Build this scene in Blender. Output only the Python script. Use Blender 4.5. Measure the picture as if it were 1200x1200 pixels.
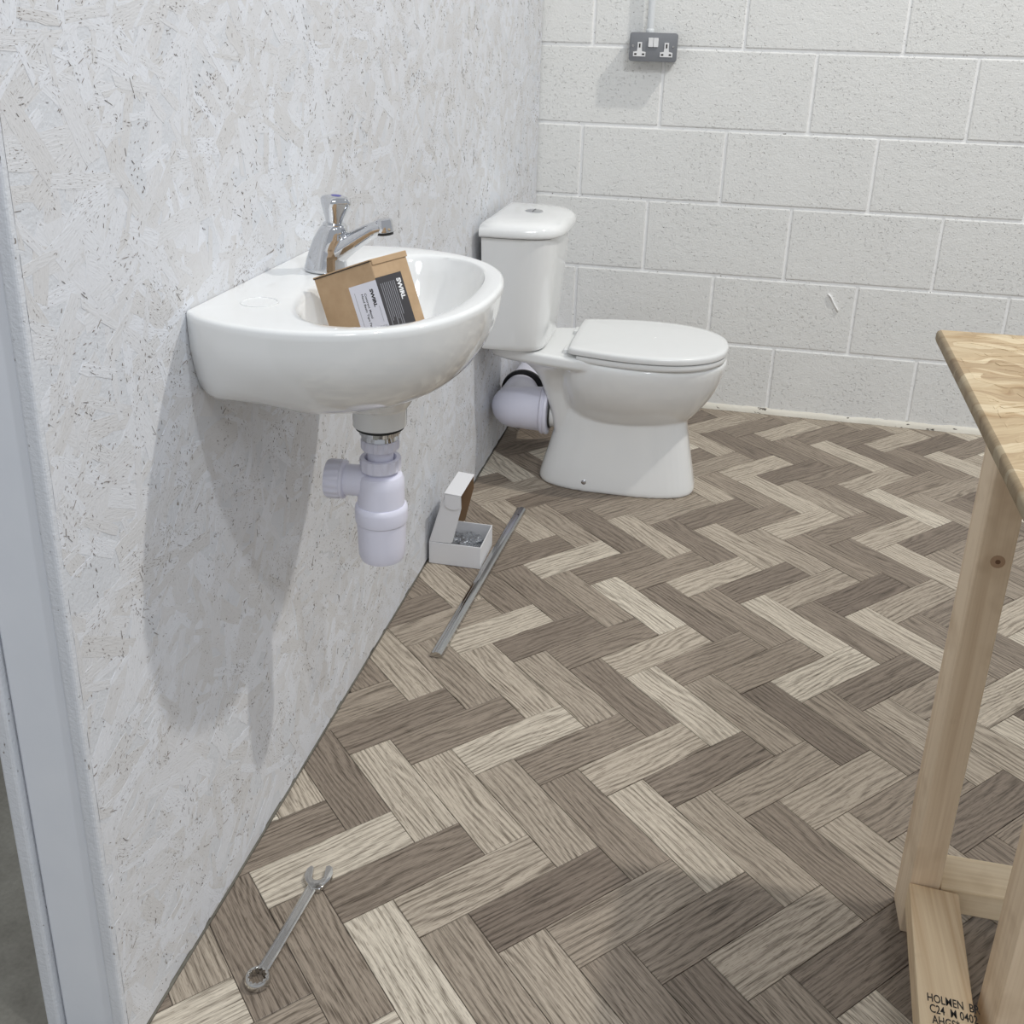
import bpy, bmesh, math, random
from mathutils import Vector, Matrix, noise
import numpy as np

random.seed(7)
for o in list(bpy.data.objects):
    bpy.data.objects.remove(o)
SC = bpy.context.scene
COL = SC.collection

# ------------------------------------------------------------------ camera
CAM_F = 1187.21                      # focal length in pixels of the 1200 frame
CAM_C = Vector((0.60704, -3.26905, 1.18245))
CAM_R = Vector((0.97724232, 0.2103667, 0.02726353))
CAM_U = Vector((-0.0974553, 0.33108429, 0.93855509))
CAM_W = Vector((-0.18841421, 0.91985273, -0.34405093))
cd = bpy.data.cameras.new('camera')
cd.sensor_fit = 'HORIZONTAL'; cd.sensor_width = 36.0
cd.lens = CAM_F / 1200 * 36.0
cd.shift_y = -(600 - 468.22) / 1200
cd.clip_start = 0.02
cam = bpy.data.objects.new('camera', cd); COL.objects.link(cam)
m = Matrix((CAM_R, CAM_U, -CAM_W)).transposed().to_4x4()
m.translation = CAM_C
cam.matrix_world = m
SC.camera = cam

# ------------------------------------------------------------------ world, lamps, exposure
wd = bpy.data.worlds.new('world'); SC.world = wd; wd.use_nodes = True
bg = wd.node_tree.nodes['Background']
bg.inputs['Color'].default_value = (0.91, 0.945, 1.0, 1)
bg.inputs['Strength'].default_value = 0.46

def disk_lamp(name, loc, target, power, size, col):
    ld = bpy.data.lights.new(name, 'AREA'); ld.shape = 'DISK'; ld.size = size
    ld.energy = power; ld.color = col
    lo = bpy.data.objects.new(name, ld); COL.objects.link(lo)
    lo.location = loc
    lo.rotation_euler = (Vector(target) - Vector(loc)).to_track_quat('-Z', 'Y').to_euler()
disk_lamp('high_bay_or_fill_lamp', (2.26, -1.06, 3.95), (0.5, -1.5, 0.3), 62, 0.11, (1.0, .965, .90))
disk_lamp('high_bay_or_fill_lamp', (1.60, -3.10, 3.10), (0.5, -1.6, 0.3), 19, 0.12, (.90, .95, 1.0))
disk_lamp('high_bay_or_fill_lamp', (1.70, -5.40, 4.20), (0.6, -1.0, 0.3), 48, 1.20, (.93, .96, 1.0))  # unseen soft fill added behind the camera to brighten front-facing surfaces

vs = SC.view_settings
vs.view_transform = 'Standard'; vs.look = 'None'; vs.gamma = 1.0; vs.exposure = 0.04
vs.use_curve_mapping = False

# ------------------------------------------------------------------ object helpers
def tag(o, label=None, cat=None, group=None, kind=None):
    if label: o['label'] = label
    if cat: o['category'] = cat
    if group: o['group'] = group
    if kind: o['kind'] = kind
    return o

def wloc(o):
    v = Vector((0, 0, 0))
    while o:
        v += o.location; o = o.parent
    return v

def thing(name, loc, label, cat, group=None):
    o = bpy.data.objects.new(name, None); COL.objects.link(o)
    o.location = loc; o.empty_display_size = 0.05
    return tag(o, label, cat, group)

def link(name, me, mat, parent=None, loc=None, smooth=None):
    """me in world coordinates; origin moves to parent's base (or loc)."""
    o = bpy.data.objects.new(name, me); COL.objects.link(o)
    base = wloc(parent) if parent else Vector((0, 0, 0))
    if loc is not None:
        L = Vector(loc)
        me.transform(Matrix.Translation(-L)); o.location = L - base
    else:
        me.transform(Matrix.Translation(-base))
    if parent: o.parent = parent
    mats = mat if isinstance(mat, (list, tuple)) else [mat]
    if not me.materials:
        for x in mats: me.materials.append(x)
    if smooth is not None: shade(me, smooth)
    return o

def shade(me, angle):
    """smooth shading with sharp edges above angle (degrees); angle True = all smooth"""
    for f in me.polygons: f.use_smooth = True
    if angle is True: return
    bm = bmesh.new(); bm.from_mesh(me)
    a = math.radians(angle)
    for e in bm.edges:
        if len(e.link_faces) == 2 and e.calc_face_angle(0) > a: e.smooth = False
    bm.to_mesh(me); bm.free()

def mesh_of(bm, name='mesh'):
    bmesh.ops.recalc_face_normals(bm, faces=bm.faces)
    me = bpy.data.meshes.new(name); bm.to_mesh(me); bm.free(); return me

def from_pd(v, f, name='mesh', fix=True):
    me = bpy.data.meshes.new(name); me.from_pydata([tuple(p) for p in v], [], f)
    if fix:
        bm = bmesh.new(); bm.from_mesh(me); bmesh.ops.recalc_face_normals(bm, faces=bm.faces); bm.to_mesh(me); bm.free()
    return me

def box_me(lo, hi, bevel=0.0, seg=1, mtx=None):
    bm = bmesh.new(); bmesh.ops.create_cube(bm, size=1)
    lo = Vector(lo); hi = Vector(hi)
    for v in bm.verts:
        v.co = Vector([lo[i] + (v.co[i] + .5) * (hi[i] - lo[i]) for i in range(3)])
    if bevel:
        bmesh.ops.bevel(bm, geom=list(bm.edges), offset=bevel, segments=seg, affect='EDGES', profile=.5)
    if mtx: bm.transform(mtx)
    return mesh_of(bm)

def loft_me(rings, cap0=True, cap1=True, closed=True):
    n = len(rings[0]); v = [p for r in rings for p in r]; f = []
    for i in range(len(rings) - 1):
        for j in range(n if closed else n - 1):
            a = i * n + j; b = i * n + (j + 1) % n
            f.append((a, b, b + n, a + n))
    if cap0: f.append(tuple(range(n - 1, -1, -1)))
    if cap1: f.append(tuple(range((len(rings) - 1) * n, len(rings) * n)))
    return from_pd(v, f)

def frame_for(d):
    d = Vector(d).normalized()
    a = Vector((0, 0, 1)) if abs(d.z) < .9 else Vector((1, 0, 0))
    x = a.cross(d).normalized(); y = d.cross(x); return x, y, d

def lathe_me(base, axis, prof, n=40, rib=None, cap=True):
    """prof: list of (radius, distance along axis); rib=(count, depth, lo, hi) ribs"""
    x, y, d = frame_for(axis); base = Vector(base); rings = []
    for r, h in prof:
        ring = []
        for j in range(n):
            t = 2 * math.pi * j / n; rr = r
            if rib and rib[2] <= h <= rib[3]:
                rr = r - (rib[1] if (j * rib[0] * 2 // n) % 2 else 0)
            ring.append(base + d * h + (x * math.cos(t) + y * math.sin(t)) * rr)
        rings.append(ring)
    return loft_me(rings, cap, cap)

def sweep_me(path, radii, n=24, ry=None, caps=True):
    """tube along path (points), radius per point; ry second radius list"""
    path = [Vector(p) for p in path]; rings = []; up = None
    for i, p in enumerate(path):
        d = (path[min(i + 1, len(path) - 1)] - path[max(i - 1, 0)]).normalized()
        if up is None:
            up = Vector((0, 0, 1)) if abs(d.z) < .9 else Vector((1, 0, 0))
        x = up.cross(d).normalized(); y = d.cross(x).normalized(); up = y
        a = radii[i]; b = (ry or radii)[i]
        rings.append([p + x * a * math.cos(2 * math.pi * j / n) + y * b * math.sin(2 * math.pi * j / n) for j in range(n)])
    return loft_me(rings, caps, caps)

def prism_me(poly, origin, ex, ey, ez, thick, bevel=0):
    """poly 2-D outline in (ex, ey), extruded by thick along ez"""
    o = Vector(origin); ex = Vector(ex); ey = Vector(ey); ez = Vector(ez); n = len(poly)
    r0 = [o + ex * a + ey * b for a, b in poly]; r1 = [q + ez * thick for q in r0]
    me = loft_me([r0, r1])
    if bevel:
        bm = bmesh.new(); bm.from_mesh(me)
        bmesh.ops.bevel(bm, geom=list(bm.edges), offset=bevel, segments=2, affect='EDGES', profile=.5)
        bm.to_mesh(me); bm.free()
    return me

def join_me(*mes):
    bm = bmesh.new()
    for me in mes: bm.from_mesh(me)
    out = bpy.data.meshes.new('mesh'); bm.to_mesh(out); bm.free(); return out

def cat_rom(pts, per=6):
    P = [Vector(p) for p in pts]; out = []
    for i in range(len(P) - 1):
        p0 = P[max(i - 1, 0)]; p1 = P[i]; p2 = P[i + 1]; p3 = P[min(i + 2, len(P) - 1)]
        for k in range(per):
            t = k / per
            out.append(.5 * ((2 * p1) + (p2 - p0) * t + (2 * p0 - 5 * p1 + 4 * p2 - p3) * t * t + (3 * p1 - p0 - 3 * p2 + p3) * t ** 3))
    out.append(P[-1]); return out

def rrect(w, h, r, n=5, cx=0, cy=0):
    out = []
    for sx, sy, a0 in ((1, 1, 0), (-1, 1, 90), (-1, -1, 180), (1, -1, 270)):
        for k in range(n + 1):
            a = math.radians(a0 + 90 * k / n)
            out.append((cx + sx * (w / 2 - r) + r * math.cos(a), cy + sy * (h / 2 - r) + r * math.sin(a)))
    return out

def text_me(body, size, origin, ex, ey, offset=0.0):
    cu = bpy.data.curves.new('t', 'FONT'); cu.body = body; cu.size = size; cu.offset = offset
    cu.resolution_u = 3
    o = bpy.data.objects.new('t', cu); COL.objects.link(o)
    dg = bpy.context.evaluated_depsgraph_get(); dg.update()
    me = bpy.data.meshes.new_from_object(o.evaluated_get(dg))
    bpy.data.objects.remove(o); bpy.data.curves.remove(cu)
    ex = Vector(ex); ey = Vector(ey); ez = ex.cross(ey)
    mt = Matrix((ex, ey, ez)).transposed().to_4x4(); mt.translation = Vector(origin)
    me.transform(mt); me.materials.clear(); return me

# ------------------------------------------------------------------ material helpers
def srgb(r, g, b):
    f = lambda c: (c / 12.92 if c <= .04045 else ((c + .055) / 1.055) ** 2.4)
    return (f(r / 255), f(g / 255), f(b / 255), 1)

class NT:
    def __init__(s, name):
        s.m = bpy.data.materials.new(name); s.m.use_nodes = True
        s.t = s.m.node_tree; s.p = s.t.nodes['Principled BSDF']
    def n(s, typ, **kw):
        x = s.t.nodes.new(typ)
        for k, v in kw.items():
            if k in x.inputs: x.inputs[k].default_value = v
            else: setattr(x, k, v)
        return x
    def l(s, a, b): s.t.links.new(a, b)
    def val(s, k, v): s.p.inputs[k].default_value = v
    def ramp(s, fac, stops):
        r = s.n('ShaderNodeValToRGB'); e = r.color_ramp.elements
        while len(e) < len(stops): e.new(.5)
        for el, (pos, c) in zip(e, stops):
            el.position = pos; el.color = c if len(c) == 4 else (*c, 1)
        s.l(fac, r.inputs['Fac']); return r.outputs['Color']
    def mix(s, fac, a, b, mode='MIX'):
        x = s.n('ShaderNodeMix', data_type='RGBA', blend_type=mode)
        for sock, v in ((x.inputs[0], fac), (x.inputs[6], a), (x.inputs[7], b)):
            if hasattr(v, 'is_linked'): s.l(v, sock)
            else: sock.default_value = v
        return x.outputs[2]
    def math(s, op, a, b=0.0):
        x = s.n('ShaderNodeMath', operation=op)
        for sock, v in ((x.inputs[0], a), (x.inputs[1], b)):
            if hasattr(v, 'is_linked'): s.l(v, sock)
            else: sock.default_value = v
        return x.outputs[0]
    def mapping(s, vec, scale=(1, 1, 1), loc=(0, 0, 0)):
        x = s.n('ShaderNodeMapping'); s.l(vec, x.inputs['Vector'])
        x.inputs['Scale'].default_value = scale; x.inputs['Location'].default_value = loc
        return x.outputs[0]
    def noise(s, vec, scale, detail=3, rough=.5, dist=0):
        x = s.n('ShaderNodeTexNoise'); s.l(vec, x.inputs['Vector'])
        x.inputs['Scale'].default_value = scale; x.inputs['Detail'].default_value = detail
        x.inputs['Roughness'].default_value = rough; x.inputs['Distortion'].default_value = dist
        return x.outputs['Fac']
    def bump(s, h, strength=.3, dist=.002):
        x = s.n('ShaderNodeBump'); x.inputs['Strength'].default_value = strength; x.inputs['Distance'].default_value = dist
        s.l(h, x.inputs['Height']); s.l(x.outputs[0], s.p.inputs['Normal']); return x

def plain(name, col, rough=.5, metal=0, **kw):
    t = NT(name); t.val('Base Color', col); t.val('Roughness', rough); t.val('Metallic', metal)
    for k, v in kw.items(): t.val(k.replace('_', ' '), v)
    co = t.n('ShaderNodeTexCoord').outputs['Object']
    r = t.noise(co, 60, 2)
    t.l(t.math('ADD', t.math('MULTIPLY', r, .08), rough - .04), t.p.inputs['Roughness'])
    return t.m

def mat_plank(field=False):
    t = NT('oak_vinyl_field' if field else 'oak_vinyl')
    co = t.n('ShaderNodeUVMap', uv_map='grain').outputs[0] if field else t.n('ShaderNodeTexCoord').outputs['Object']
    oi = t.n('ShaderNodeObjectInfo').outputs['Random']
    at = t.n('ShaderNodeAttribute', attribute_type='GEOMETRY' if field else 'OBJECT', attribute_name='tone').outputs['Fac']
    cmb = t.n('ShaderNodeCombineXYZ')
    t.l(t.math('MULTIPLY', oi, 37.0), cmb.inputs[0]); t.l(t.math('MULTIPLY', oi, 91.0), cmb.inputs[1]); t.l(t.math('MULTIPLY', oi, 13.0), cmb.inputs[2])
    add = t.n('ShaderNodeVectorMath', operation='ADD'); t.l(co, add.inputs[0]); t.l(cmb.outputs[0], add.inputs[1])
    v = add.outputs[0]
    # growth rings: bands across the width, bent by a slow noise into cathedrals
    slow = t.noise(t.mapping(v, (4.0, 17, 1)), 1.0, 2, .4)
    sep = t.n('ShaderNodeSeparateXYZ'); t.l(v, sep.inputs[0])
    ph = t.math('ADD', t.math('MULTIPLY', sep.outputs[1], 620.0), t.math('MULTIPLY', slow, 46.0))
    band = t.math('ADD', t.math('MULTIPLY', t.math('SINE', ph), .5), .5)
    fine = t.noise(t.mapping(v, (13, 460, 1)), 1.0, 3, .7)
    med = t.noise(t.mapping(v, (7, 95, 1)), 1.0, 3, .6)
    pore = t.noise(t.mapping(v, (60, 900, 1)), 1.0, 1, .5)
    base = t.ramp(at, [(0, srgb(116, 104, 93)), (.35, srgb(149, 137, 123)), (.65, srgb(185, 174, 158)), (1, srgb(220, 212, 196))])
    g = t.math('ADD', t.math('MULTIPLY', fine, .80), t.math('ADD', t.math('MULTIPLY', band, .17), t.math('MULTIPLY', med, .25)))
    k = t.ramp(g, [(.42, (.34, .315, .29)), (.56, (.82, .81, .80)), (.70, (1.12, 1.12, 1.12))])
    c = t.mix(1.0, base, k, 'MULTIPLY')
    pk = t.ramp(pore, [(.33, (.50, .47, .45)), (.42, (1, 1, 1))])
    c = t.mix(.8, c, pk, 'MULTIPLY')
    t.l(c, t.p.inputs['Base Color'])
    t.l(t.math('ADD', t.math('MULTIPLY', fine, .25), .38), t.p.inputs['Roughness'])
    t.val('Specular IOR Level', .35)
    t.bump(g, .25, .0006)
    return t.m

def mat_block(name='painted_block', rough_amt=1.0, tint=srgb(230, 230, 227)):
    t = NT(name)
    co = t.n('ShaderNodeTexCoord').outputs['Object']
    oi = t.n('ShaderNodeObjectInfo').outputs['Random']
    geo = t.n('ShaderNodeNewGeometry').outputs['Position']
    grit = t.noise(geo, 190, 4, .65)
    big = t.noise(geo, 42, 3, .55)
    pit = t.noise(geo, 120, 2, .5)
    patch = t.noise(geo, 7, 2, .5)
    pm = t.ramp(t.math('ADD', pit, t.math('MULTIPLY', patch, .18)), [(.39, (0, 0, 0)), (.45, (1, 1, 1))])
    speck = t.noise(geo, 150, 1, .5)
    sm = t.ramp(t.math('ADD', speck, t.math('MULTIPLY', big, .12)), [(.275, (0, 0, 0)), (.315, (1, 1, 1))])
    white = t.mix(t.math('MULTIPLY', patch, .6), tint, (tint[0] * 1.08, tint[1] * 1.08, tint[2] * 1.08, 1))
    c = t.mix(sm, srgb(128, 122, 114), white)
    t.l(c, t.p.inputs['Base Color']); t.val('Roughness', .62); t.val('Specular IOR Level', .3)
    h = t.math('ADD', t.math('MULTIPLY', grit, .5 * rough_amt), t.math('ADD', t.math('MULTIPLY', big, .5), t.math('MULTIPLY', pm, .55 * rough_amt)))
    t.bump(h, .9, .0040)
    return t.m

def mat_osb_paint():
    t = NT('painted_strand_board')
    uv = t.n('ShaderNodeUVMap', uv_map='grain').outputs[0]
    geo = t.n('ShaderNodeNewGeometry').outputs['Position']
    # streaks run along each strand
    st = t.noise(t.mapping(uv, (70, 420, 1)), 1.0, 3, .6)
    st2 = t.noise(t.mapping(uv, (160, 700, 1)), 1.0, 2, .55)
    clus = t.noise(geo, 9, 3, .55)
    clus2 = t.noise(geo, 38, 2, .5)
    thr = t.math('ADD', t.math('ADD', st2, t.math('MULTIPLY', clus, .26)), t.math('MULTIPLY', clus2, .22))
    dark = t.ramp(thr, [(.55, (1, 1, 1)), (.585, (0, 0, 0))])
    at = t.n('ShaderNodeAttribute', attribute_type='GEOMETRY', attribute_name='shade').outputs['Fac']
    white = t.mix(at, srgb(212, 212, 213), srgb(225, 228, 234))
    wear = t.ramp(st, [(.34, (.93, .925, .92)), (.5, (1, 1, 1))])
    white = t.mix(.7, white, wear, 'MULTIPLY')
    c = t.mix(t.math('MULTIPLY', dark, .8), white, srgb(118, 106, 96))
    t.l(c, t.p.inputs['Base Color']); t.val('Roughness', .55); t.val('Specular IOR Level', .35)
    fine = t.noise(geo, 260, 3, .6)
    h = t.math('ADD', t.math('MULTIPLY', st, .8), t.math('SUBTRACT', t.math('MULTIPLY', fine, .3), t.math('MULTIPLY', dark, .6)))
    t.bump(h, .55, .0014)
    return t.m

def mat_paint_edge(name, c0, c1, scale=160, strength=.6, dark=.30):
    t = NT(name)
    geo = t.n('ShaderNodeNewGeometry').outputs['Position']
    a = t.noise(geo, scale, 4, .65); b = t.noise(geo, 14, 3, .5)
    sp = t.ramp(t.math('ADD', t.noise(t.mapping(geo, (1, 1, .5)), scale * .8, 2, .6), t.math('MULTIPLY', b, .1)), [(dark, (0, 0, 0)), (dark + .05, (1, 1, 1))])
    c = t.mix(sp, srgb(128, 116, 104), t.mix(b, c0, c1))
    t.l(c, t.p.inputs['Base Color']); t.val('Roughness', .6)
    t.bump(t.math('ADD', a, sp), strength, .0016); return t.m

def mat_pine(name, axis, c_light, c_dark, scale=1.0):
    t = NT(name)
    geo = t.n('ShaderNodeTexCoord').outputs['Object']
    s = [150 * scale] * 3; s[axis] = 3.0
    s2 = [38 * scale] * 3; s2[axis] = .9
    a = t.noise(t.mapping(geo, tuple(s)), 1.0, 3, .6)
    b = t.noise(t.mapping(geo, tuple(s2)), 1.0, 2, .5, .6)
    g = t.math('ADD', t.math('MULTIPLY', a, .45), t.math('MULTIPLY', b, .6))
    c = t.ramp(g, [(.38, c_dark), (.58, c_light)])
    blot = t.ramp(t.noise(geo, 11, 3, .55), [(.30, (.80, .76, .72)), (.46, (1, 1, 1))])
    c = t.mix(.8, c, blot, 'MULTIPLY')
    t.l(c, t.p.inputs['Base Color']); t.val('Roughness', .6); t.val('Specular IOR Level', .25)
    t.bump(g, .15, .0006); return t.m

def mat_raw_osb(name='raw_strand_board', dark=1.0):
    t = NT(name)
    co = t.n('ShaderNodeTexCoord').outputs['Object']
    warp = t.noise(co, 14, 2, .5)
    mx = t.n('ShaderNodeVectorMath', operation='ADD'); t.l(co, mx.inputs[0])
    cm = t.n('ShaderNodeCombineXYZ'); t.l(t.math('MULTIPLY', warp, .06), cm.inputs[0]); t.l(t.math('MULTIPLY', warp, .09), cm.inputs[1]); t.l(cm.outputs[0], mx.inputs[1])
    v = mx.outputs[0]
    vo = t.n('ShaderNodeTexVoronoi'); t.l(t.mapping(v, (13, 40, 20)), vo.inputs['Vector']); vo.inputs['Scale'].default_value = 1.0
    gr = t.noise(t.mapping(v, (24, 240, 100)), 1.0, 3, .6)
    sp = t.n('ShaderNodeSeparateColor'); t.l(vo.outputs['Color'], sp.inputs[0])
    g = t.math('ADD', t.math('MULTIPLY', sp.outputs[0], .5), t.math('MULTIPLY', gr, .6))
    k = dark
    c = t.ramp(g, [(.2, srgb(166 * k, 142 * k, 112 * k)), (.5, srgb(192 * k, 171 * k, 138 * k)), (.85, srgb(212 * k, 195 * k, 164 * k))])
    edge = t.ramp(vo.outputs['Distance'], [(.62, (1, 1, 1)), (.85, (.78, .70, .62))])
    c = t.mix(.8, c, edge, 'MULTIPLY')
    t.l(c, t.p.inputs['Base Color']); t.val('Roughness', .6); t.val('Specular IOR Level', .2)
    t.bump(g, .4, .0012); return t.m

def mat_concrete():
    t = NT('concrete')
    geo = t.n('ShaderNodeNewGeometry').outputs['Position']
    a = t.noise(geo, 9, 5, .6); b = t.noise(geo, 160, 3, .6)
    c = t.ramp(a, [(.3, srgb(118, 114, 104)), (.7, srgb(150, 147, 136))])
    t.l(t.mix(.25, c, b, 'OVERLAY'), t.p.inputs['Base Color']); t.val('Roughness', .7); t.bump(b, .2, .001); return t.m

def mat_fillet():
    t = NT('cream_mortar')
    geo = t.n('ShaderNodeNewGeometry').outputs['Position']
    a = t.noise(t.mapping(geo, (22, 60, 60)), 1.0, 3, .6)
    k = t.ramp(a, [(.34, (0, 0, 0)), (.375, (1, 1, 1))])
    c = t.mix(k, srgb(70, 62, 54), t.mix(t.noise(geo, 8, 2), srgb(214, 208, 194), srgb(232, 229, 218)))
    t.l(c, t.p.inputs['Base Color']); t.val('Roughness', .7); t.bump(t.math('ADD', k, t.noise(geo, 120, 3)), .6, .002); return t.m

def mat_ceramic():
    t = NT('white_ceramic'); t.val('Base Color', srgb(236, 237, 236)); t.val('Roughness', .09)
    t.val('Coat Weight', .5); t.val('Coat Roughness', .03)
    geo = t.n('ShaderNodeTexCoord').outputs['Object']
    t.l(t.ramp(t.noise(geo, 6, 2), [(0, (.07, .07, .07)), (1, (.12, .12, .12))]), t.p.inputs['Roughness'])
    return t.m

def mat_chrome(name, col, r0, r1):
    t = NT(name); t.val('Metallic', 1.0); t.val('Base Color', col)
    geo = t.n('ShaderNodeTexCoord').outputs['Object']
    n_ = t.noise(geo, 130, 3, .6)
    t.l(t.ramp(n_, [(.3, (r0,) * 3), (.7, (r1,) * 3)]), t.p.inputs['Roughness']); return t.m

def mat_film():
    t = NT('clear_film'); t.val('Base Color', srgb(170, 174, 180)); t.val('Roughness', .10)
    t.val('Metallic', .55); t.val('Transmission Weight', .25); t.val('IOR', 1.3)
    geo = t.n('ShaderNodeTexCoord').outputs['Object']
    t.bump(t.noise(geo, 180, 3, .6), .9, .006); return t.m

def mat_kraft():
    t = NT('kraft_card')
    co = t.n('ShaderNodeTexCoord').outputs['Object']
    c = t.ramp(t.noise(co, 45, 3, .6), [(.3, srgb(178, 150, 118)), (.7, srgb(190, 162, 130))])
    t.l(c, t.p.inputs['Base Color']); t.val('Roughness', .75); t.val('Specular IOR Level', .2); return t.m

M = dict(
    plank=mat_plank(), plank_field=mat_plank(True), block=mat_block(), mortar=mat_block('painted_mortar', .25, srgb(243, 243, 242)), osb=mat_osb_paint(),
    osb_edge=mat_paint_edge('painted_board_edge', srgb(206, 209, 214), srgb(222, 225, 230), 210, .7, .31),
    stud=mat_paint_edge('painted_stud', srgb(218, 222, 229), srgb(228, 231, 236), 24, .12, .16),
    concrete=mat_concrete(), fillet=mat_fillet(), vinyl=plain('dark_vinyl_seam', srgb(72, 63, 56), .6),
    ceramic=mat_ceramic(), seat=plain('white_seat_plastic', srgb(228, 229, 228), .25),
    pvc=plain('lilac_white_plastic', srgb(224, 224, 238), .32), rubber=plain('black_rubber', srgb(22, 22, 22), .5),
    chrome=mat_chrome('chrome', (.64, .65, .67, 1), .03, .08), steel=mat_chrome('worn_chrome', (.60, .59, .57, 1), .04, .14),
    satin=mat_chrome('satin_rail', (.55, .55, .55, 1), .06, .14),
    blue=plain('blue_cap', srgb(70, 70, 150), .3), void=plain('bare_strand', srgb(138, 130, 124), .8), dark=plain('dark_gap', srgb(40, 37, 34), .7),
    kraft=mat_kraft(), card=plain('white_card', srgb(228, 228, 230), .5), inner_card=plain('brown_card', srgb(140, 112, 84), .8),
    grey_card=plain('grey_card', srgb(150, 150, 156), .7),
    label=plain('white_label', srgb(226, 226, 236), .45), black=plain('charcoal_print', srgb(62, 60, 62), .45), ink=plain('black_ink', srgb(30, 28, 28), .6),
    grey_ink=plain('grey_ink', srgb(150, 150, 156), .6), white_ink=plain('white_print', srgb(232, 232, 232), .5),
    film=mat_film(), grey_metal=plain('grey_painted_metal', srgb(122, 124, 128), .42), white_plastic=plain('white_plastic', srgb(232, 232, 232), .35),
    conduit=plain('painted_conduit', srgb(218, 221, 222), .45),
    leg=mat_pine('planed_pine_upright', 2, srgb(234, 214, 186), srgb(216, 192, 162)),
    rail_y=mat_pine('planed_pine_rail', 1, srgb(230, 208, 174), srgb(210, 182, 146)),
    rail_x=mat_pine('planed_pine_cross_rail', 0, srgb(236, 218, 188), srgb(218, 196, 162)),
    raw_osb=mat_raw_osb(), raw_edge=mat_raw_osb('raw_strand_board_edge', .80), knot=plain('pine_knot', srgb(176, 146, 118), .7), knot_dark=plain('pine_knot_core', srgb(112, 82, 60), .7),
)

# ------------------------------------------------------------------ the setting: floors
slab = link('floor_concrete', box_me((-2.2, -4.6, -.12), (3.4, .10, -.006)), M['concrete']); tag(slab, kind='structure')
floor = link('floor', box_me((.0, -3.6, -.006), (2.6, -.002, -.0016)), M['vinyl']); tag(floor, kind='structure')

PW, PTH = 0.07857, 0.80002
PO = Vector((0.44690, -1.53094))
EU = Vector((math.cos(PTH), math.sin(PTH))); EV = Vector((math.sin(PTH), -math.cos(PTH)))
TONE = {}
def tones(txt):
    for it in txt.split():
        k, v = it.split(':'); a, b = k[1:].split(','); TONE[(k[0], int(a), int(b))] = float(v)
tones('''
H-7,-1:0.2 H-6,0:0.28 H-5,1:0.75 H-4,2:0.3 V-7,0:0.7 V-6,1:0.65 V-5,2:0.5 H-9,3:0.2 H-8,4:0.55 H-7,5:0.05 V-2,-1:0.5 V-8,-1:0.2 V-9,-2:0.65 H-11,1:0.25
H-10,2:0.78 V-12,1:0.5 V-11,2:0.22 V-10,3:0.35 V-9,4:0.8 V-8,5:0.42 V-7,6:0.52 V-1,0:0.2 V0,1:0.75 V1,2:0.45 V2,3:0.12 H-3,3:0.6 H-2,4:0.18 H-1,5:0.45
H0,6:0.55 V-4,3:0.3 V-3,4:0.7 V-2,5:0.5 V-1,6:0.25 H-6,6:0.4 H-5,7:0.25 H-4,8:0.55 V-6,7:0.3 V-5,8:0.18 V-4,9:0.4 H-3,9:0.18 V8,-9:0.4 V9,-8:0.62
V10,-7:0.4 H3,-9:0.2 H4,-8:0.3 H5,-7:0.4 H6,-6:0.45 H7,-5:0.15 H8,-4:0.3 V2,-9:0.6 V3,-8:0.45 V4,-7:0.2 V5,-6:0.65 V6,-5:0.2 V7,-4:0.6 H0,-6:0.2
H1,-5:0.75 H2,-4:0.25 H3,-3:0.35 H4,-2:0.65 H5,-1:0.14 V0,-5:0.25 V1,-4:0.42 V2,-3:0.82 V3,-2:0.2 V4,-1:0.35 H-2,-2:0.15 H-1,-1:0.25 H0,0:0.62
H1,1:0.32 H14,-4:0.55 V14,-3:0.8 V13,-4:0.2 V12,-5:0.5 V11,-6:0.7 V15,-2:0.45 H15,-3:0.35 H16,-2:0.42 H9,-3:0.65 H10,-2:0.25 H11,-1:0.6 H12,0:0.12
H13,1:0.3 V8,-3:0.5 V9,-2:0.35 V10,-1:0.2 V11,0:0.68 V12,1:0.4 H6,0:0.5 H7,1:0.06 H8,2:0.5 H9,3:0.25 V5,0:0.75 V6,1:0.25 V7,2:0.72 V8,3:0.3 H2,2:0.35
H3,3:0.8 H4,4:0.2 H5,5:0.42 H6,6:0.7 V3,4:0.4 V4,5:0.58 V5,6:0.6 H1,7:0.35 H2,8:0.12 V0,7:0.6 V1,8:0.5 H-2,10:0.3 V13,2:0.3 H10,4:0.65 V9,4:0.25
H1,-11:0.3 H2,-10:0.55 V1,-10:0.3 H-2,-8:0.4 H-1,-7:0.3 V-2,-7:0.6 V-1,-6:0.25 H-5,-5:0.2 H-4,-4:0.45 H-3,-3:0.72 V-5,-4:0.6 V-4,-3:0.42 V-3,-2:0.62
H-8,-2:0.4 V-6,-5:0.3 V15,-14:0.4 V16,-13:0.5 V17,-12:0.4 V18,-11:0.5 V19,-10:0.4 V20,-9:0.6 H12,-12:0.1 H13,-11:0.55 H14,-10:0.25 H15,-9:0.65
H16,-8:0.25 H17,-7:0.2 H18,-6:0.6 H19,-5:0.1 H20,-4:0.3 V12,-11:0.6 V13,-10:0.15 V14,-9:0.22 V15,-8:0.35 V16,-7:0.7 V17,-6:0.15 V18,-5:0.3 V19,-4:0.75
H9,-9:0.2 H10,-8:0.45 H11,-7:0.65 H12,-6:0.12 H13,-5:0.25 V7,-16:0.2 V8,-15:0.3 V9,-14:0.2 H5,-13:0.2 H4,-14:0.35 V5,-12:0.3 V6,-11:0.3''')

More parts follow.
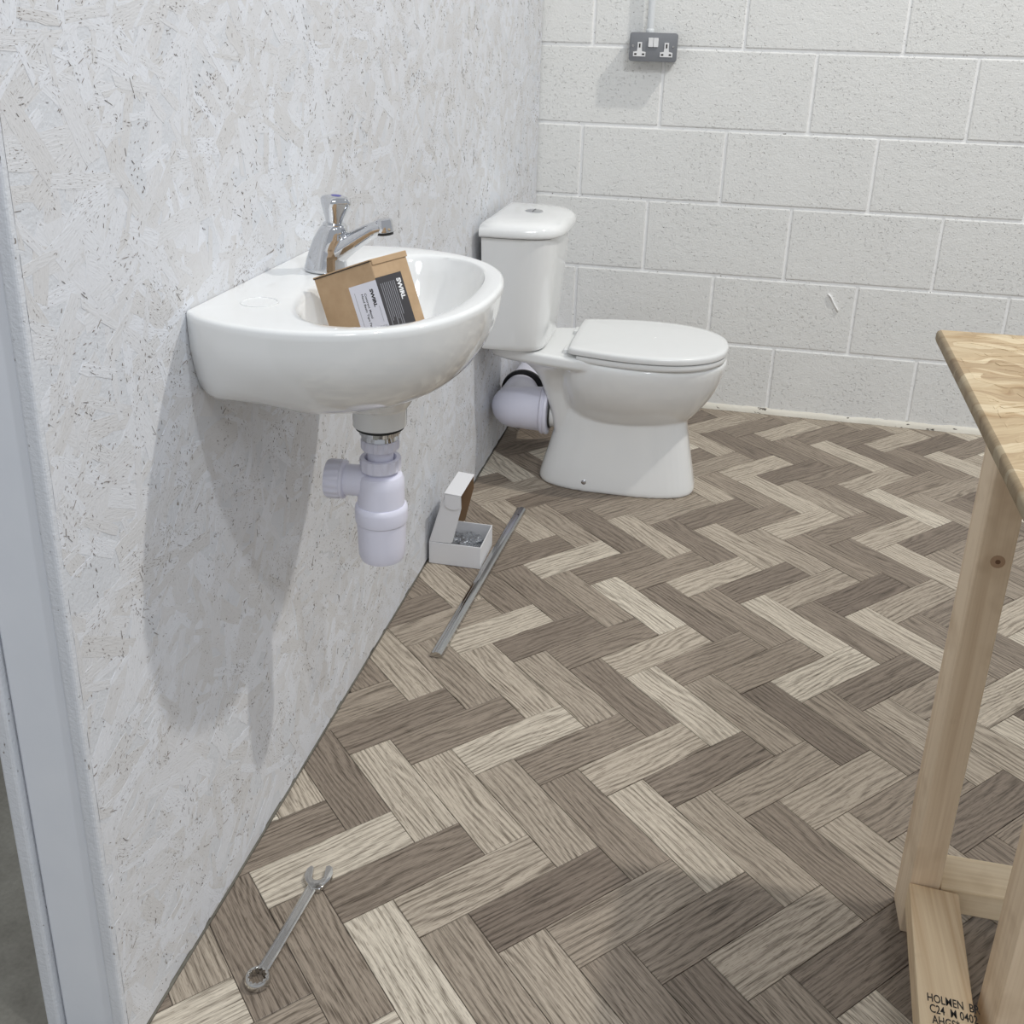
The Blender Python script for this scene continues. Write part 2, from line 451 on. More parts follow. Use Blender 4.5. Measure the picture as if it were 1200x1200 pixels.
def clip_poly(poly, a, b, c):
    """keep a*x+b*y+c >= 0"""
    out = []
    for i, P in enumerate(poly):
        Q = poly[(i + 1) % len(poly)]
        dp = a * P[0] + b * P[1] + c; dq = a * Q[0] + b * Q[1] + c
        if dp >= 0: out.append(P)
        if dp * dq < 0:
            t = dp / (dp - dq); out.append((P[0] + (Q[0] - P[0]) * t, P[1] + (Q[1] - P[1]) * t))
    return out

def plank_mesh(poly):
    bv = .0007; n = len(poly)
    cx = sum(p[0] for p in poly) / n; cy = sum(p[1] for p in poly) / n
    ins = []
    for x, y in poly:
        d = math.hypot(x - cx, y - cy) or 1
        ins.append((x - (x - cx) / d * bv * 1.4, y - (y - cy) / d * bv * 1.4))
    r0 = [(x, y, -.0016) for x, y in poly]; r1 = [(x, y, -.0006) for x, y in poly]; r2 = [(x, y, 0) for x, y in ins]
    return loft_me([r0, r1, r2], False, True)

GAP = .0005
FULL = [(GAP, GAP), (3 * PW - GAP, GAP), (3 * PW - GAP, PW - GAP), (GAP, PW - GAP)]
full_me = plank_mesh(FULL)
def off_frame(P):
    """pixels by which a floor point lies outside the frame"""
    d = Vector((P[0], P[1], 0)) - CAM_C; w = d.dot(CAM_W)
    if w < .1: return 9e9
    x = 600 + CAM_F * d.dot(CAM_R) / w; y = 468.2 - CAM_F * d.dot(CAM_U) / w
    return max(0, -x, x - 1200) + max(0, y - 1200)
CAND = []
for u in range(-34, 46):
    for v in range(-34, 40):
        for typ in 'HV':
            if typ == 'H' and (u - v) % 6 == 0:
                ex, ey, c0 = EU, EV, PO + PW * (u * EU + v * EV)
                rz = PTH; flip = True
            elif typ == 'V' and (u - v) % 6 == 5:
                ex, ey, c0 = EV, EU, PO + PW * (u * EU + v * EV)
                flip = False
            else: continue
            # local frame must be right-handed: use x = ex, y = perpendicular
            perp = Vector((-ex[1], ex[0]))
            if perp.dot(ey) < 0: org = c0 + ey * PW
            else: org = c0
            poly_w = [org + ex * a + perp * b for a, b in FULL]
            mid = org + ex * 1.5 * PW + perp * .5 * PW
            if mid.x < -.2 or mid.x > 2.5 or mid.y > .2 or mid.y < -3.4: continue
            poly = [tuple(q) for q in poly_w]
            needs = any(q[0] < .001 or q[1] > -.004 for q in poly)
            if needs:
                poly = clip_poly(clip_poly(poly, 1, 0, -.001), 0, -1, -.004)
                if len(poly) < 3: continue
                ar = abs(sum(poly[i][0] * poly[(i + 1) % len(poly)][1] - poly[(i + 1) % len(poly)][0] * poly[i][1] for i in range(len(poly)))) / 2
                if ar < 2e-5: continue
            loc = [((q[0] - org.x) * ex[0] + (q[1] - org.y) * ex[1], (q[0] - org.x) * perp[0] + (q[1] - org.y) * perp[1]) for q in poly]
            rnd = random.Random(u * 977 + v * 31 + (7 if typ == 'H' else 0))
            tone = TONE.get((typ, u, v), rnd.choice([.05, .2, .3, .4, .5, .6, .8, .95]))
            me = full_me if not needs else plank_mesh(loc)
            mw = Matrix.Translation((org.x, org.y, 0)) @ Matrix.Rotation(math.atan2(ex[1], ex[0]), 4, 'Z')
            CAND.append((off_frame(mid), len(CAND), me, mw, tone))
CAND.sort(key=lambda c: c[:2])
for _, _, me, mw, tone in CAND[:300]:
    o = bpy.data.objects.new('plank', me); COL.objects.link(o)
    o.parent = floor; o.matrix_local = mw
    if not me.materials: me.materials.append(M['plank'])
    o['tone'] = tone
FV, FF, FU, FT = [], [], [], []
for _, q, me, mw, tone in CAND[300:]:
    c0 = len(FV)
    for v in me.vertices:
        FV.append(tuple(mw @ v.co)); FU.append((v.co.x + (q * 37.7) % 91, v.co.y + (q * 13.3) % 57))
    for f in me.polygons:
        FF.append(tuple(c0 + k for k in f.vertices)); FT.append(tone)
fme = bpy.data.meshes.new('plank_field'); fme.from_pydata(FV, [], FF)
fuv = fme.uv_layers.new(name='grain')
for lp in fme.loops: fuv.data[lp.index].uv = FU[lp.vertex_index]
fme.attributes.new('tone', 'FLOAT', 'FACE').data.foreach_set('value', FT)
ro = link('plank_field', fme, M['plank_field'], floor); ro['kind'] = 'stuff'

# ------------------------------------------------------------------ back wall of painted blocks
wall = link('wall_back', box_me((-.6, .0048, -.02), (2.8, .2, 2.6)), M['mortar']); tag(wall, kind='structure')
ZJ = [-.02, .228, .453, .682, .906, 1.141, 1.366, 1.591, 1.816, 2.041, 2.266, 2.5]
XJ = [.360, .142, .360, .139, .377, .158]
PITCH = [.443, .446, .446, .446, .4485, .453]
jr = random.Random(3)
for i in range(len(ZJ) - 1):
    x0 = XJ[i] if i < 6 else (.377 if i % 2 == 0 else .15)
    pit = PITCH[i] if i < 6 else .45
    for k in range(-2, 6):
        a = x0 + k * pit; b = a + pit
        if b < -.3 or a > 2.7: continue
        g = .0048
        lo = (a + g, 0, ZJ[i] + g); hi = (b - g, .09, ZJ[i + 1] - g)
        dy = jr.uniform(-.0008, .0012)
        o = link('block', box_me((lo[0], dy, lo[2]), (hi[0], .09, hi[2]), .0030, 2), M['block'], wall, loc=(a, 0, ZJ[i]), smooth=None)
# mortar fillet along the foot of the wall, uneven
bmf = []
xs = [.0 + i * .02 for i in range(131)]
rf = random.Random(5)
rows = []
for x in xs:
    h = .020 + .006 * noise.noise(Vector((x * 9, 1, 0))) + rf.uniform(-.0015, .0015)
    d = .010 + .003 * noise.noise(Vector((x * 11, 5, 0)))
    rows.append([(x, .004, h), (x, -.0028, h - .002), (x, -.004 - d * .4, h * .45), (x, -d, 0.0005), (x, .004, 0.0005)])
fil = link('mortar_fillet', loft_me(rows), M['fillet'], wall, smooth=50)
# dribble of paint on the third block
dr = []
for (x, z, r) in [(.948, .421, .004), (.957, .413, .007), (.963, .402, .006), (.967, .394, .0035), (.975, .383, .003), (.982, .373, .006), (.985, .367, .0045)]:
    dr.append((x, z, r))
link('paint_dribble', sweep_me([(x, -.001, z) for x, z, r in dr], [r for x, z, r in dr], 10, [.0025] * len(dr)), M['mortar'], wall, smooth=True)

# ------------------------------------------------------------------ left wall: painted strand board on studs
ZT = 2.2
wl = link('wall_left', box_me((-.0185, -2.5, .0025), (-.0012, -.004, ZT), .004, 3), M['osb_edge']); tag(wl, kind='structure', )
st = link('end_stud', box_me((-.088, -2.494, .006), (-.0195, -2.455, ZT), .003, 2), M['stud'], wl)
for yy in (-1.9, -1.3, -.7, -.1):
    link('stud', box_me((-.088, yy, .045), (-.0195, yy + .038, ZT)), M['stud'], wl)
link('sole_plate', box_me((-.088, -2.45, .0), (-.0195, -.01, .045)), M['stud'], wl)
link('rear_board', box_me((-.1075, -2.502, .006), (-.0905, -.01, ZT), .003, 2), M['osb_edge'], wl)
link('stud_knot', lathe_me((-.052, -2.4942, .86), (0, -1, 0), [(.010, -.001), (.009, .0004), (.004, .0008)], 14), M['osb_edge'], wl)

# the strands of the board: thin overlapping flakes, painted over
rs = random.Random(11)
V, F, UVs, SH = [], [], [], []
def add_flake(y, z, ln, wd, ang, x0, th, tilt, shade_v):
    ca, sa = math.cos(ang), math.sin(ang)
    npt = 5
    top = []
    for side in (1, -1):
        for k in range(npt):
            s = -.5 + k / (npt - 1)
            s = s if side == 1 else -s
            w = wd * (.5 + rs.uniform(-.10, .10)) * (1 - .25 * max(0, abs(s) - .3) / .2 * rs.random())
            top.append((s * ln + rs.uniform(-.004, .004), side * w))
    c0 = len(V); n = len(top)
    ou, ov = rs.uniform(0, 50), rs.uniform(0, 50)
    for layer in (0, 1):
        for a, b in top:
            yy = y + a * ca - b * sa; zz = z + a * sa + b * ca
            yy = min(max(yy, -2.4925), -.006); zz = min(max(zz, .0035), 1.62)
            xx = (-.0016 if layer == 0 else x0 + th + tilt * (a / ln))
            V.append((xx, yy, zz)); UVs.append((a + ou, b + ov))
    F.append(tuple(range(c0 + n, c0 + 2 * n))); SH.append(shade_v)
    for j in range(n):
        k = (j + 1) % n
        F.append((c0 + j, c0 + k, c0 + n + k, c0 + n + j)); SH.append(shade_v * .9)
# a bed of broad strands, then shorter ones riding over them
for layer, (cnt, l0, l1, w0, w1) in enumerate([(1500, .07, .14, .020, .040), (2600, .05, .12, .010, .026), (1700, .03, .08, .005, .014)]):
    for i in range(cnt):
        y = rs.uniform(-2.5, 0); z = rs.uniform(0, 1.6)
        ang = rs.gauss(math.radians(-38 if rs.random() < .5 else 35), .55) if rs.random() < .75 else rs.uniform(0, 3.14)
        add_flake(y, z, rs.uniform(l0, l1), rs.uniform(w0, w1), ang, -.0012, rs.uniform(.00003, .00026) + layer * .00008, rs.uniform(-.00016, .00016), rs.random())
me = bpy.data.meshes.new('strands'); me.from_pydata(V, [], F)
uvl = me.uv_layers.new(name='grain')
for lp in me.loops: uvl.data[lp.index].uv = UVs[lp.vertex_index]
at = me.attributes.new('shade', 'FLOAT', 'FACE')
at.data.foreach_set('value', SH)
so = link('strands', me, M['osb'], wl); so['kind'] = 'stuff'
# slots between strands where the paint did not reach
V3, F3 = [], []
for i in range(1900):
    cy = rs.uniform(-2.48, -.02); cz = rs.uniform(.02, 1.58); ang = rs.gauss(math.radians(-40 if rs.random() < .5 else 38), .6)
    for k in range(rs.randint(2, 11)):
        a2 = ang + rs.gauss(0, .25); ln = rs.uniform(.0010, .0050) * (3.2 if rs.random() < .06 else 1); wd = rs.uniform(.00008, .00032)
        sp_ = rs.gauss(0, .020); y = cy + sp_ * math.cos(ang) + rs.gauss(0, .0045); z = cz + sp_ * math.sin(ang) + rs.gauss(0, .0045)
        if not (-2.49 < y < -.012 and .012 < z < 1.59): continue
        ca, sa = math.cos(a2), math.sin(a2); c0 = len(V3)
        q = [(-ln / 2, 0), (-ln * .2, wd), (ln * .3, wd * .8), (ln / 2, 0), (ln * .15, -wd * .7), (-ln * .3, -wd * .5)]
        for lay in (0, 1):
            for a, b in q: V3.append((-.0012 if lay == 0 else -.00036, y + a * ca - b * sa, z + a * sa + b * ca))
        F3.append(tuple(range(c0 + 6, c0 + 12)))
        for j in range(6): F3.append((c0 + j, c0 + (j + 1) % 6, c0 + 6 + (j + 1) % 6, c0 + 6 + j))
vo_ = link('paint_voids', from_pd(V3, F3), M['void'], wl); vo_['kind'] = 'stuff'
# plain painted face above the strands' extent and behind them
link('board_face', box_me((-.0014, -2.498, 1.60), (-.0008, -.006, ZT - .004)), M['osb_edge'], wl)

# ------------------------------------------------------------------ basin
BY = -2.025; BZ = .8605
basin = thing('wash_basin', (0, BY, .66), 'white ceramic wall-hung hand basin with chrome tap and a box in its bowl', 'basin')
half = cat_rom([(0, .198, 0), (.028, .219, 0), (.075, .236, 0), (.14, .241, 0), (.21, .224, 0), (.268, .184, 0), (.305, .128, 0), (.324, .060, 0), (.328, 0, 0)], 7)
outer = [(p.x, -p.y) for p in half] + [(p.x, p.y) for p in half[-2::-1]]
nb_back = 14
back = [(0.0, .198 - (k + 1) * .396 / (nb_back + 1)) for k in range(nb_back)]
OUT = outer + back                        # plan outline, anticlockwise from near wall corner
NB = len(OUT)
bcx, bcy = .190, 0.0
def inner_pt(px, py, s=1.0):
    a = math.atan2(py - bcy, px - bcx)
    # egg-shaped bowl: blunter towards the wall
    rx = .108 if math.cos(a) > 0 else .100
    ry = .196
    n_ = 2.25
    r = (abs(math.cos(a) / rx) ** n_ + abs(math.sin(a) / ry) ** n_) ** (-1 / n_)
    return (bcx + r * s * math.cos(a), bcy + r * s * math.sin(a))
def ring(fn, z): return [Vector((fn(x, y)[0], BY + fn(x, y)[1], BZ + z)) for x, y in OUT]
def sc(gx, gy): return lambda x, y: (x * gx, y * gy)
def inset(d):
    def f(x, y):
        dx, dy = x - bcx, y; L = math.hypot(dx, dy)
        nx = x - dx / L * d if x > 1e-6 else 0.0
        return (nx, y - dy / L * d)
    return f
def to_circle(gx, gy, r, t, cx=.166):
    def f(x, y):
        X, Y = x * gx, y * gy
        a = math.atan2(Y, X - cx)
        return (X + (cx + r * math.cos(a) - X) * t, Y + (r * math.sin(a) - Y) * t)
    return f
rings = []
# underside up to the rim: a slab-sided back against the wall, a round bowl in front
def kdeep(x):
    t = min(1, max(0, (x - .035) / .105)); return .82 + .18 * t * t * (3 - 2 * t)
def uring(fn, z):
    out = []
    for x, y in OUT:
        a, b = fn(x, y); out.append(Vector((a, BY + b, BZ + z * kdeep(a))))
    return out
def gyx(x, gy):
    t = min(1, max(0, (x - .03) / .12)); t = t * t * (3 - 2 * t)
    return 1 - (1 - gy) * (.38 + .62 * t)
def sc2(gx, gy): return lambda x, y: (x * gx, y * gyx(x, gy))
def to_circle(gx, gy, r, t, cx=.166):
    def f(x, y):
        X, Y = x * gx, y * gyx(x, gy)
        a = math.atan2(Y, X - cx)
        return (X + (cx + r * math.cos(a) - X) * t, Y + (r * math.sin(a) - Y) * t)
    return f
cg = (.70, .60)
rings += [uring(to_circle(*cg, .034, 1.0), -.2), uring(to_circle(*cg, .0375, 1.0), -.198), uring(to_circle(*cg, .038, 1.0), -.174), uring(to_circle(*cg, .0400, 1.0), -.1705)]
for t, z in ((.85, -.166), (.62, -.157), (.38, -.147), (.16, -.138)):
    rings.append(uring(to_circle(*cg, .040, t), z))
for gx, gy, z in ((.735, .65, -.1315), (.79, .72, -.1245), (.845, .79, -.1135), (.895, .86, -.098), (.938, .92, -.077), (.968, .979, -.054), (.987, .992, -.030), (.997, .998, -.012), (1, 1, -.005)):
    rings.append(uring(sc2(gx, gy), z))
rings += [ring(inset(.0015), -.0015), ring(inset(.005), 0)]
# deck and rim top, then down into the bowl
def blend_deck(t):
    def f(x, y):
        a = inset(.007)(x, y); b = inner_pt(x, y, 1.0)
        return (a[0] + (b[0] - a[0]) * t, a[1] + (b[1] - a[1]) * t)
    return f
for t, z in ((.0, .0002), (.4, .0), (.75, -.0005), (.93, -.002)):
    rings.append(ring(blend_deck(t), z))
for s, z in ((1.0, -.006), (.975, -.014), (.94, -.030), (.89, -.052), (.82, -.074), (.72, -.093), (.58, -.107), (.40, -.116), (.2, -.121), (.085, -.123)):
    rings.append(ring(lambda x, y, s=s: inner_pt(x, y, s), z))
link('bowl', loft_me(rings, True, True), M['ceramic'], basin, smooth=48)
# overflow slots and the blanked tap hole
for k in (0, 1):
    link('overflow_slot', box_me((.2895, BY + .060, BZ - .024 - k * .008), (.2935, BY + .074, BZ - .0205 - k * .008), .001, 1, None), M['white_plastic'], basin)
link('blanked_tap_hole', lathe_me((.062, -2.158, BZ - .001), (0, 0, 1), [(.0235, 0), (.0235, .0016), (.0215, .0018), (.021, .0008), (.001, .0008)], 40), M['ceramic'], basin, smooth=40)
link('waste_grid', lathe_me((.19, BY, BZ - .1235), (0, 0, 1), [(.024, 0), (.024, .002), (.016, .001), (.002, .001)], 30), M['chrome'], basin, smooth=40)

# ------------------------------------------------------------------ tap
TX, TY, TZ = .073, -1.972, BZ + .0003
tap = thing('pillar_tap', (TX, TY, TZ), 'chrome push-top pillar tap with blue cap standing on the basin', 'tap')
bm_rings = []
for cx, z, rx, ry in [(.073, 0, .0300, .0265), (.073, .004, .0300, .0265), (.0745, .016, .0280, .0250), (.077, .030, .0255, .0235), (.081, .044, .0240, .0225), (.0845, .055, .0208, .0205), (.0865, .061, .0185, .0185), (.087, .0645, .0155, .0155)]:
    bm_rings.append([Vector((cx + rx * math.cos(2 * math.pi * j / 32), TY + ry * math.sin(2 * math.pi * j / 32), TZ + z)) for j in range(32)])
body_me = loft_me(bm_rings)
sp = cat_rom([(.078, TY, TZ + .018), (.098, TY, TZ + .032), (.120, TY, TZ + .047), (.142, TY, TZ + .0605), (.157, TY, TZ + .0655)], 5)
nsp = len(sp)
spw = [.0215 - (.0215 - .0112) * min(1, i / (nsp * .75)) for i in range(nsp)]
sph = [.0185 - (.0185 - .0098) * min(1, i / (nsp * .75)) for i in range(nsp)]
spout_me = sweep_me(sp, spw, 24, sph)
tb = link('body', join_me(body_me, spout_me), M['chrome'], tap)
rmod = tb.modifiers.new('remesh', 'REMESH'); rmod.mode = 'VOXEL'; rmod.voxel_size = .0013; rmod.use_smooth_shade = True
smod = tb.modifiers.new('smooth', 'SMOOTH'); smod.factor = .5; smod.iterations = 7
ax_t = Vector((.10, 0, 1)).normalized()
nz0 = Vector((.158, TY, TZ + .0765)); nzd = Vector((.12, 0, -1)).normalized()
link('nozzle', lathe_me(nz0, nzd, [(.0085, 0), (.0108, .001), (.0114, .003), (.0114, .0165), (.0112, .0175), (.0108, .0180)], 32), M['chrome'], tap, smooth=40)
link('aerator', lathe_me(nz0 + nzd * .018, nzd, [(.0108, 0), (.0108, .0035), (.009, .0040), (.008, .002)], 32), M['rubber'], tap, smooth=40)
k0 = Vector((.0872, TY, TZ + .0625))
link('collar', lathe_me(k0, ax_t, [(.0150, 0), (.0158, .001), (.0158, .003), (.0120, .005), (.0095, .0065)], 32), M['chrome'], tap, smooth=40)
kn = []
x_, y_, d_ = frame_for(ax_t)
for r, h in [(.0118, .004), (.0125, .008), (.0150, .016), (.0182, .026), (.0198, .0325), (.0198, .0355), (.0182, .0385), (.0135, .0405), (.006, .0415)]:
    kn.append([k0 + d_ * h + (x_ * math.cos(2 * math.pi * j / 48) + y_ * math.sin(2 * math.pi * j / 48)) * r * (1 + .07 * math.cos(4 * 2 * math.pi * j / 48) * min(1, h / .03)) for j in range(48)])
knob = link('push_knob', loft_me(kn), M['chrome'], tap, smooth=50)
link('blue_cap', lathe_me(k0 + ax_t * .0408, ax_t, [(.0068, 0), (.0068, .0008), (.0055, .0012)], 24), M['blue'], knob, smooth=40)['label'] = 'blue cold water marker'

# ------------------------------------------------------------------ bottle trap
AX = Vector((.166, BY, 0))
trap = thing('bottle_trap', (.166, BY, .450), 'lilac-white plastic bottle trap hanging under the basin', 'waste trap')
def tl(name, mat, prof, n=48, rib=None, sm=40): return link(name, lathe_me(AX, (0, 0, 1), prof, n, rib), mat, trap, smooth=sm)
tl('rubber_washer', M['rubber'], [(.030, .6555), (.034, .6575), (.034, .6602), (.028, .6602)])
tl('waste_flange', M['chrome'], [(.024, .641), (.0265, .642), (.0265, .648), (.029, .650), (.029, .6555), (.024, .6555)], 48, (12, .0025, .643, .648))
tl('coupling_nut', M['pvc'], [(.019, .6255), (.0262, .6265), (.0275, .629), (.0275, .6385), (.0262, .6412), (.020, .6415)], 96, (12, .0022, .629, .6385))
tl('inlet_tube', M['pvc'], [(.0185, .600), (.0185, .628)])
tl('lock_nut', M['pvc'], [(.024, .5935), (.0285, .595), (.0292, .599), (.0292, .6105), (.0282, .6125), (.0225, .6125), (.0215, .609), (.020, .604)], 96, (14, .0016, .599, .6105))
tl('bottle_body', M['pvc'], [(.020, .5955), (.022, .590), (.0300, .5862), (.0328, .580), (.0335, .570), (.0335, .540)][::-1])
tl('union_ring', M['pvc'], [(.0335, .512), (.0372, .5150), (.0380, .5205), (.0380, .5330), (.0372, .5375), (.0345, .5410)], 64)
tl('cup', M['pvc'], [(.008, .4500), (.024, .4508), (.0310, .4545), (.0335, .462), (.0345, .480), (.0355, .5145)])
od = Vector((-1, -.10, 0)).normalized(); o0 = Vector((.166, BY, .5735))
link('outlet', lathe_me(o0, od, [(.0225, .0), (.0225, .060)], 40), M['pvc'], trap, smooth=40)
link('outlet_nut', lathe_me(o0, od, [(.0235, .0505), (.0272, .0515), (.0285, .054), (.0272, .0565), (.0282, .058), (.0282, .0745), (.0265, .0775), (.021, .0775), (.019, .072)], 96, (16, .0014, .0575, .0750)), M['pvc'], trap, smooth=40)

# ------------------------------------------------------------------ cardboard box lying in the basin
EB = Vector((.193, -2.127, .915))
A_ = Vector((-.8272, .4317, -.3597)); B_ = Vector((.4482, .8930, .0411)); C_ = Vector((.339, -.1272, -.9322))
WA, WB, HC = .1132, .060, .112
carton = thing('cardboard_carton', EB + A_ * WA * .5 + B_ * WB * .5 + C_ * HC, 'small brown cardboard carton with printed label, propped in the basin bowl', 'box')
mt = Matrix((A_, B_, C_)).transposed().to_4x4(); mt.translation = EB
link('carton_body', box_me((0, 0, .001), (WA, WB, HC), .0008, 1, mt), M['kraft'], carton)
# lid: tuck flap lapping over the narrow face, dark slit on the other
link('lid_flap', box_me((-.0012, -.001, -.0012), (WA + .0005, WB + .001, .0006), .0005, 1, mt), M['kraft'], carton)
link('tuck_lip', box_me((-.0016, .0015, -.001), (-.0002, WB + .001, .0065), .0005, 1, mt), M['kraft'], carton)
link('lid_slit', box_me((.001, -.0012, .0006), (WA, -.0002, .0016), 0, 1, mt), M['dark'], carton)
def P_(a, b, c): return EB + A_ * a + B_ * b + C_ * c
# white half of the label on the broad face, dark half round the corner
link('white_label', box_me((.0, -.0006, .024), (.052, -.0001, .108), 0, 1, mt), M['label'], carton)
link('dark_label', box_me((-.0006, .0, .022), (-.0001, .043, .109), 0, 1, mt), M['black'], carton)
e1 = .0007
link('brand_print', text_me('SWIRL', .0078, P_(.0150, -e1, .033), C_, -A_, .0004), M['ink'], carton)
link('product_print', join_me(text_me('Contract Metal', .0052, P_(.0268, -e1, .036), C_, -A_, .0001), text_me('Hand Basin Taps Pair', .0052, P_(.0330, -e1, .036), C_, -A_, .0001)), M['ink'], carton)
lines = [box_me((.044 , -e1, .033), (.0447, -e1 + .0001, .092), 0, 1, mt), box_me((.0062, -e1, .055), (.0068, -e1 + .0001, .075), 0, 1, mt)]
link('fine_print', join_me(*lines), M['grey_ink'], carton)
bars = []; cpos = .0; rb = random.Random(2)
while cpos < .016:
    w = rb.choice([.0005, .0008, .0013]); bars.append(box_me((.022 + cpos, -e1, .080), (.022 + cpos + w, -e1 + .0001, .106), 0, 1, mt)); cpos += w + rb.choice([.0006, .0009, .0012])
link('barcode', join_me(*bars), M['ink'], carton)
link('small_print', join_me(*[box_me((.003 + k * .0022, -e1, .079), (.0038 + k * .0022, -e1 + .0001, .1), 0, 1, mt) for k in range(6)]), M['grey_ink'], carton)
link('brand_print', text_me('SWIRL', .0092, P_(-e1, .0325, .029), C_, B_, .0004), M['white_ink'], carton)
link('small_print', join_me(*[box_me((-e1, .005 + k * .0032, .030), (-e1 + .0001, .0058 + k * .0032, .062 + .03 * rb.random()), 0, 1, mt) for k in range(8)]), M['grey_ink'], carton)

# ------------------------------------------------------------------ toilet
QY = -.665
toilet = thing('toilet', (.38, QY, 0), 'white close-coupled toilet with closed lid against the strand-board wall', 'toilet')
def sect(z, x0, x1, hw, n_=2.4, xm=.5, rear=1.0, N=48):
    xc = x0 + (x1 - x0) * xm; out = []
    for j in range(N):
        a = 2 * math.pi * j / N; c, s = math.cos(a), math.sin(a)
        rx = (x1 - xc) if c > 0 else (xc - x0)
        px = xc + rx * math.copysign(abs(c) ** (2 / n_), c)
        w = hw * (1 if c > 0 else (1 - (1 - rear) * abs(c)))
        out.append(Vector((px, QY + w * math.copysign(abs(s) ** (2 / n_), s), z)))
    return out
def fine(rows, per=5):
    P = [list(r) for r in rows]; out = []
    for i in range(len(P) - 1):
        p0 = P[max(i - 1, 0)]; p1 = P[i]; p2 = P[i + 1]; p3 = P[min(i + 2, len(P) - 1)]
        for k in range(per):
            t = k / per
            out.append([.5 * (2 * b + (c - a) * t + (2 * a - 5 * b + 4 * c - d) * t * t + (3 * b - a - 3 * c + d) * t ** 3) for a, b, c, d in zip(p0, p1, p2, p3)])
    return out + [P[-1]]
foot = loft_me([sect(z, a, b, w, 2.9, .45, .95) for z, a, b, w in fine([(0, .165, .593, .104), (.012, .163, .595, .105), (.05, .172, .588, .100), (.10, .186, .578, .093), (.16, .200, .566, .087), (.22, .205, .556, .085)])])
bowlp = loft_me([sect(z, a, b, w, 2.2, .45) for z, a, b, w in fine([(.185, .25, .545, .066), (.205, .235, .562, .090), (.235, .22, .588, .117), (.27, .212, .612, .142), (.305, .205, .630, .160), (.34, .20, .642, .171), (.365, .20, .648, .175), (.378, .20, .648, .174), (.384, .205, .643, .169)])])
neck = loft_me([sect(z, a, b, w, 4, .5) for z, a, b, w in fine([(.12, .205, .40, .062), (.20, .187, .40, .066), (.27, .165, .40, .074), (.31, .147, .40, .088), (.34, .122, .40, .108), (.36, .10, .40, .13)])])
def psec(z, g):
    pts = cat_rom([(.03, .078, 0), (.06, .098, 0), (.12, .118, 0), (.18, .137, 0), (.24, .150, 0), (.30, .157, 0), (.37, .150, 0)], 5)
    h = [(p.x + (.004 if p.x < .06 else 0) * g, max(.02, p.y - .012 * g)) for p in pts]
    return [Vector((x, QY - y, z)) for x, y in h] + [Vector((x, QY + y, z)) for x, y in h[::-1]]
plat = loft_me([psec(.352, 1.8), psec(.358, .7), (psec(.366, 0)), psec(.387, 0), psec(.3915, .4)])
pan = link('pan', join_me(foot, bowlp, neck, plat), M['ceramic'], toilet)
rm = pan.modifiers.new('remesh', 'REMESH'); rm.mode = 'VOXEL'; rm.voxel_size = .0035; rm.use_smooth_shade = True
sm = pan.modifiers.new('smooth', 'SMOOTH'); sm.factor = .5; sm.iterations = 9
link('spigot', lathe_me((.235, QY, .190), (-1, 0, -.02), [(.046, 0), (.046, .075)], 36), M['ceramic'], toilet, smooth=40)
fs = link('floor_screw', lathe_me((.300, QY - .0985, .028), (0, -1, .12), [(.007, 0), (.007, .003), (.005, .0045)], 20), M['chrome'], toilet, smooth=40)
# cistern
def dsec(z, x0, d, hw, n_=4.5, N=44):
    out = []
    for j in range(N + 1):
        a = -math.pi / 2 + math.pi * j / N; c, s = math.cos(a), math.sin(a)
        out.append(Vector((x0 + d * abs(c) ** (2 / n_), QY + hw * math.copysign(abs(s) ** (2 / n_), s), z)))
    out += [Vector((x0, QY + hw * (1 - 2 * k / 9), z)) for k in range(1, 9)]
    return out
link('cistern', loft_me([dsec(z, .020, d, w, 5) for z, d, w in [(.3935, .150, .139), (.398, .157, .146), (.41, .160, .149), (.48, .166, .157), (.56, .172, .164), (.64, .178, .171), (.693, .182, .176), (.6945, .178, .172)]]), M['ceramic'], toilet, smooth=60)
lidc = link('cistern_lid', loft_me([dsec(z, .020 - e, d, w, n_) for z, e, d, w, n_ in [(.6955, 0, .190, .178, 4), (.697, .003, .201, .186, 4), (.702, .004, .204, .188, 4), (.714, .004, .203, .187, 4), (.723, .003, .196, .182, 3.8), (.729, .0, .182, .170, 3.6), (.733, -.006, .160, .150, 3.4), (.7355, -.02, .115, .11, 3), (.7362, -.04, .05, .05, 3)]]), M['ceramic'], toilet, smooth=70)
bt = link('flush_button', lathe_me((.118, QY, .7352), (0, 0, 1), [(.0235, 0), (.0235, .0022), (.021, .0035), (.004, .0040)], 36), M['chrome'], toilet, smooth=40)
link('button_seam', box_me((.1172, QY - .021, .7385), (.1188, QY + .021, .7393)), M['dark'], bt)
# seat and lid
hs = cat_rom([(.246, .128, 0), (.252, .146, 0), (.30, .160, 0), (.36, .172, 0), (.43, .178, 0), (.50, .172, 0), (.56, .152, 0), (.61, .114, 0), (.64, .062, 0), (.649, 0, 0)], 5)
LO = [(p.x, -p.y) for p in hs] + [(p.x, p.y) for p in hs[-2::-1]] + [(.244, .128 - .256 * k / 8) for k in range(1, 8)]
def lring(s, z, dx=0, cut=0):
    out = []
    for x, y in LO:
        X = .44 + (x - .44) * s; Y = y * (s * .98 + .02 * s)
        if cut: X = max(X, cut)
        out.append(Vector((X + dx, QY + Y, z)))
    return out
link('seat_ring', loft_me([lring(.975, .3845, 0, .268), lring(.985, .386, 0, .268), lring(.99, .392, 0, .268), lring(.985, .3985, 0, .268), lring(.97, .4, 0, .268)]), M['seat'], toilet, smooth=50)
sl = link('seat_lid', loft_me([lring(.98, .4022), lring(.997, .4035), lring(1.0, .407), lring(1.0, .4135), lring(.993, .4175), lring(.975, .4195), lring(.9, .4205), lring(.5, .4212), lring(.1, .4214)]), M['seat'], toilet, smooth=50)
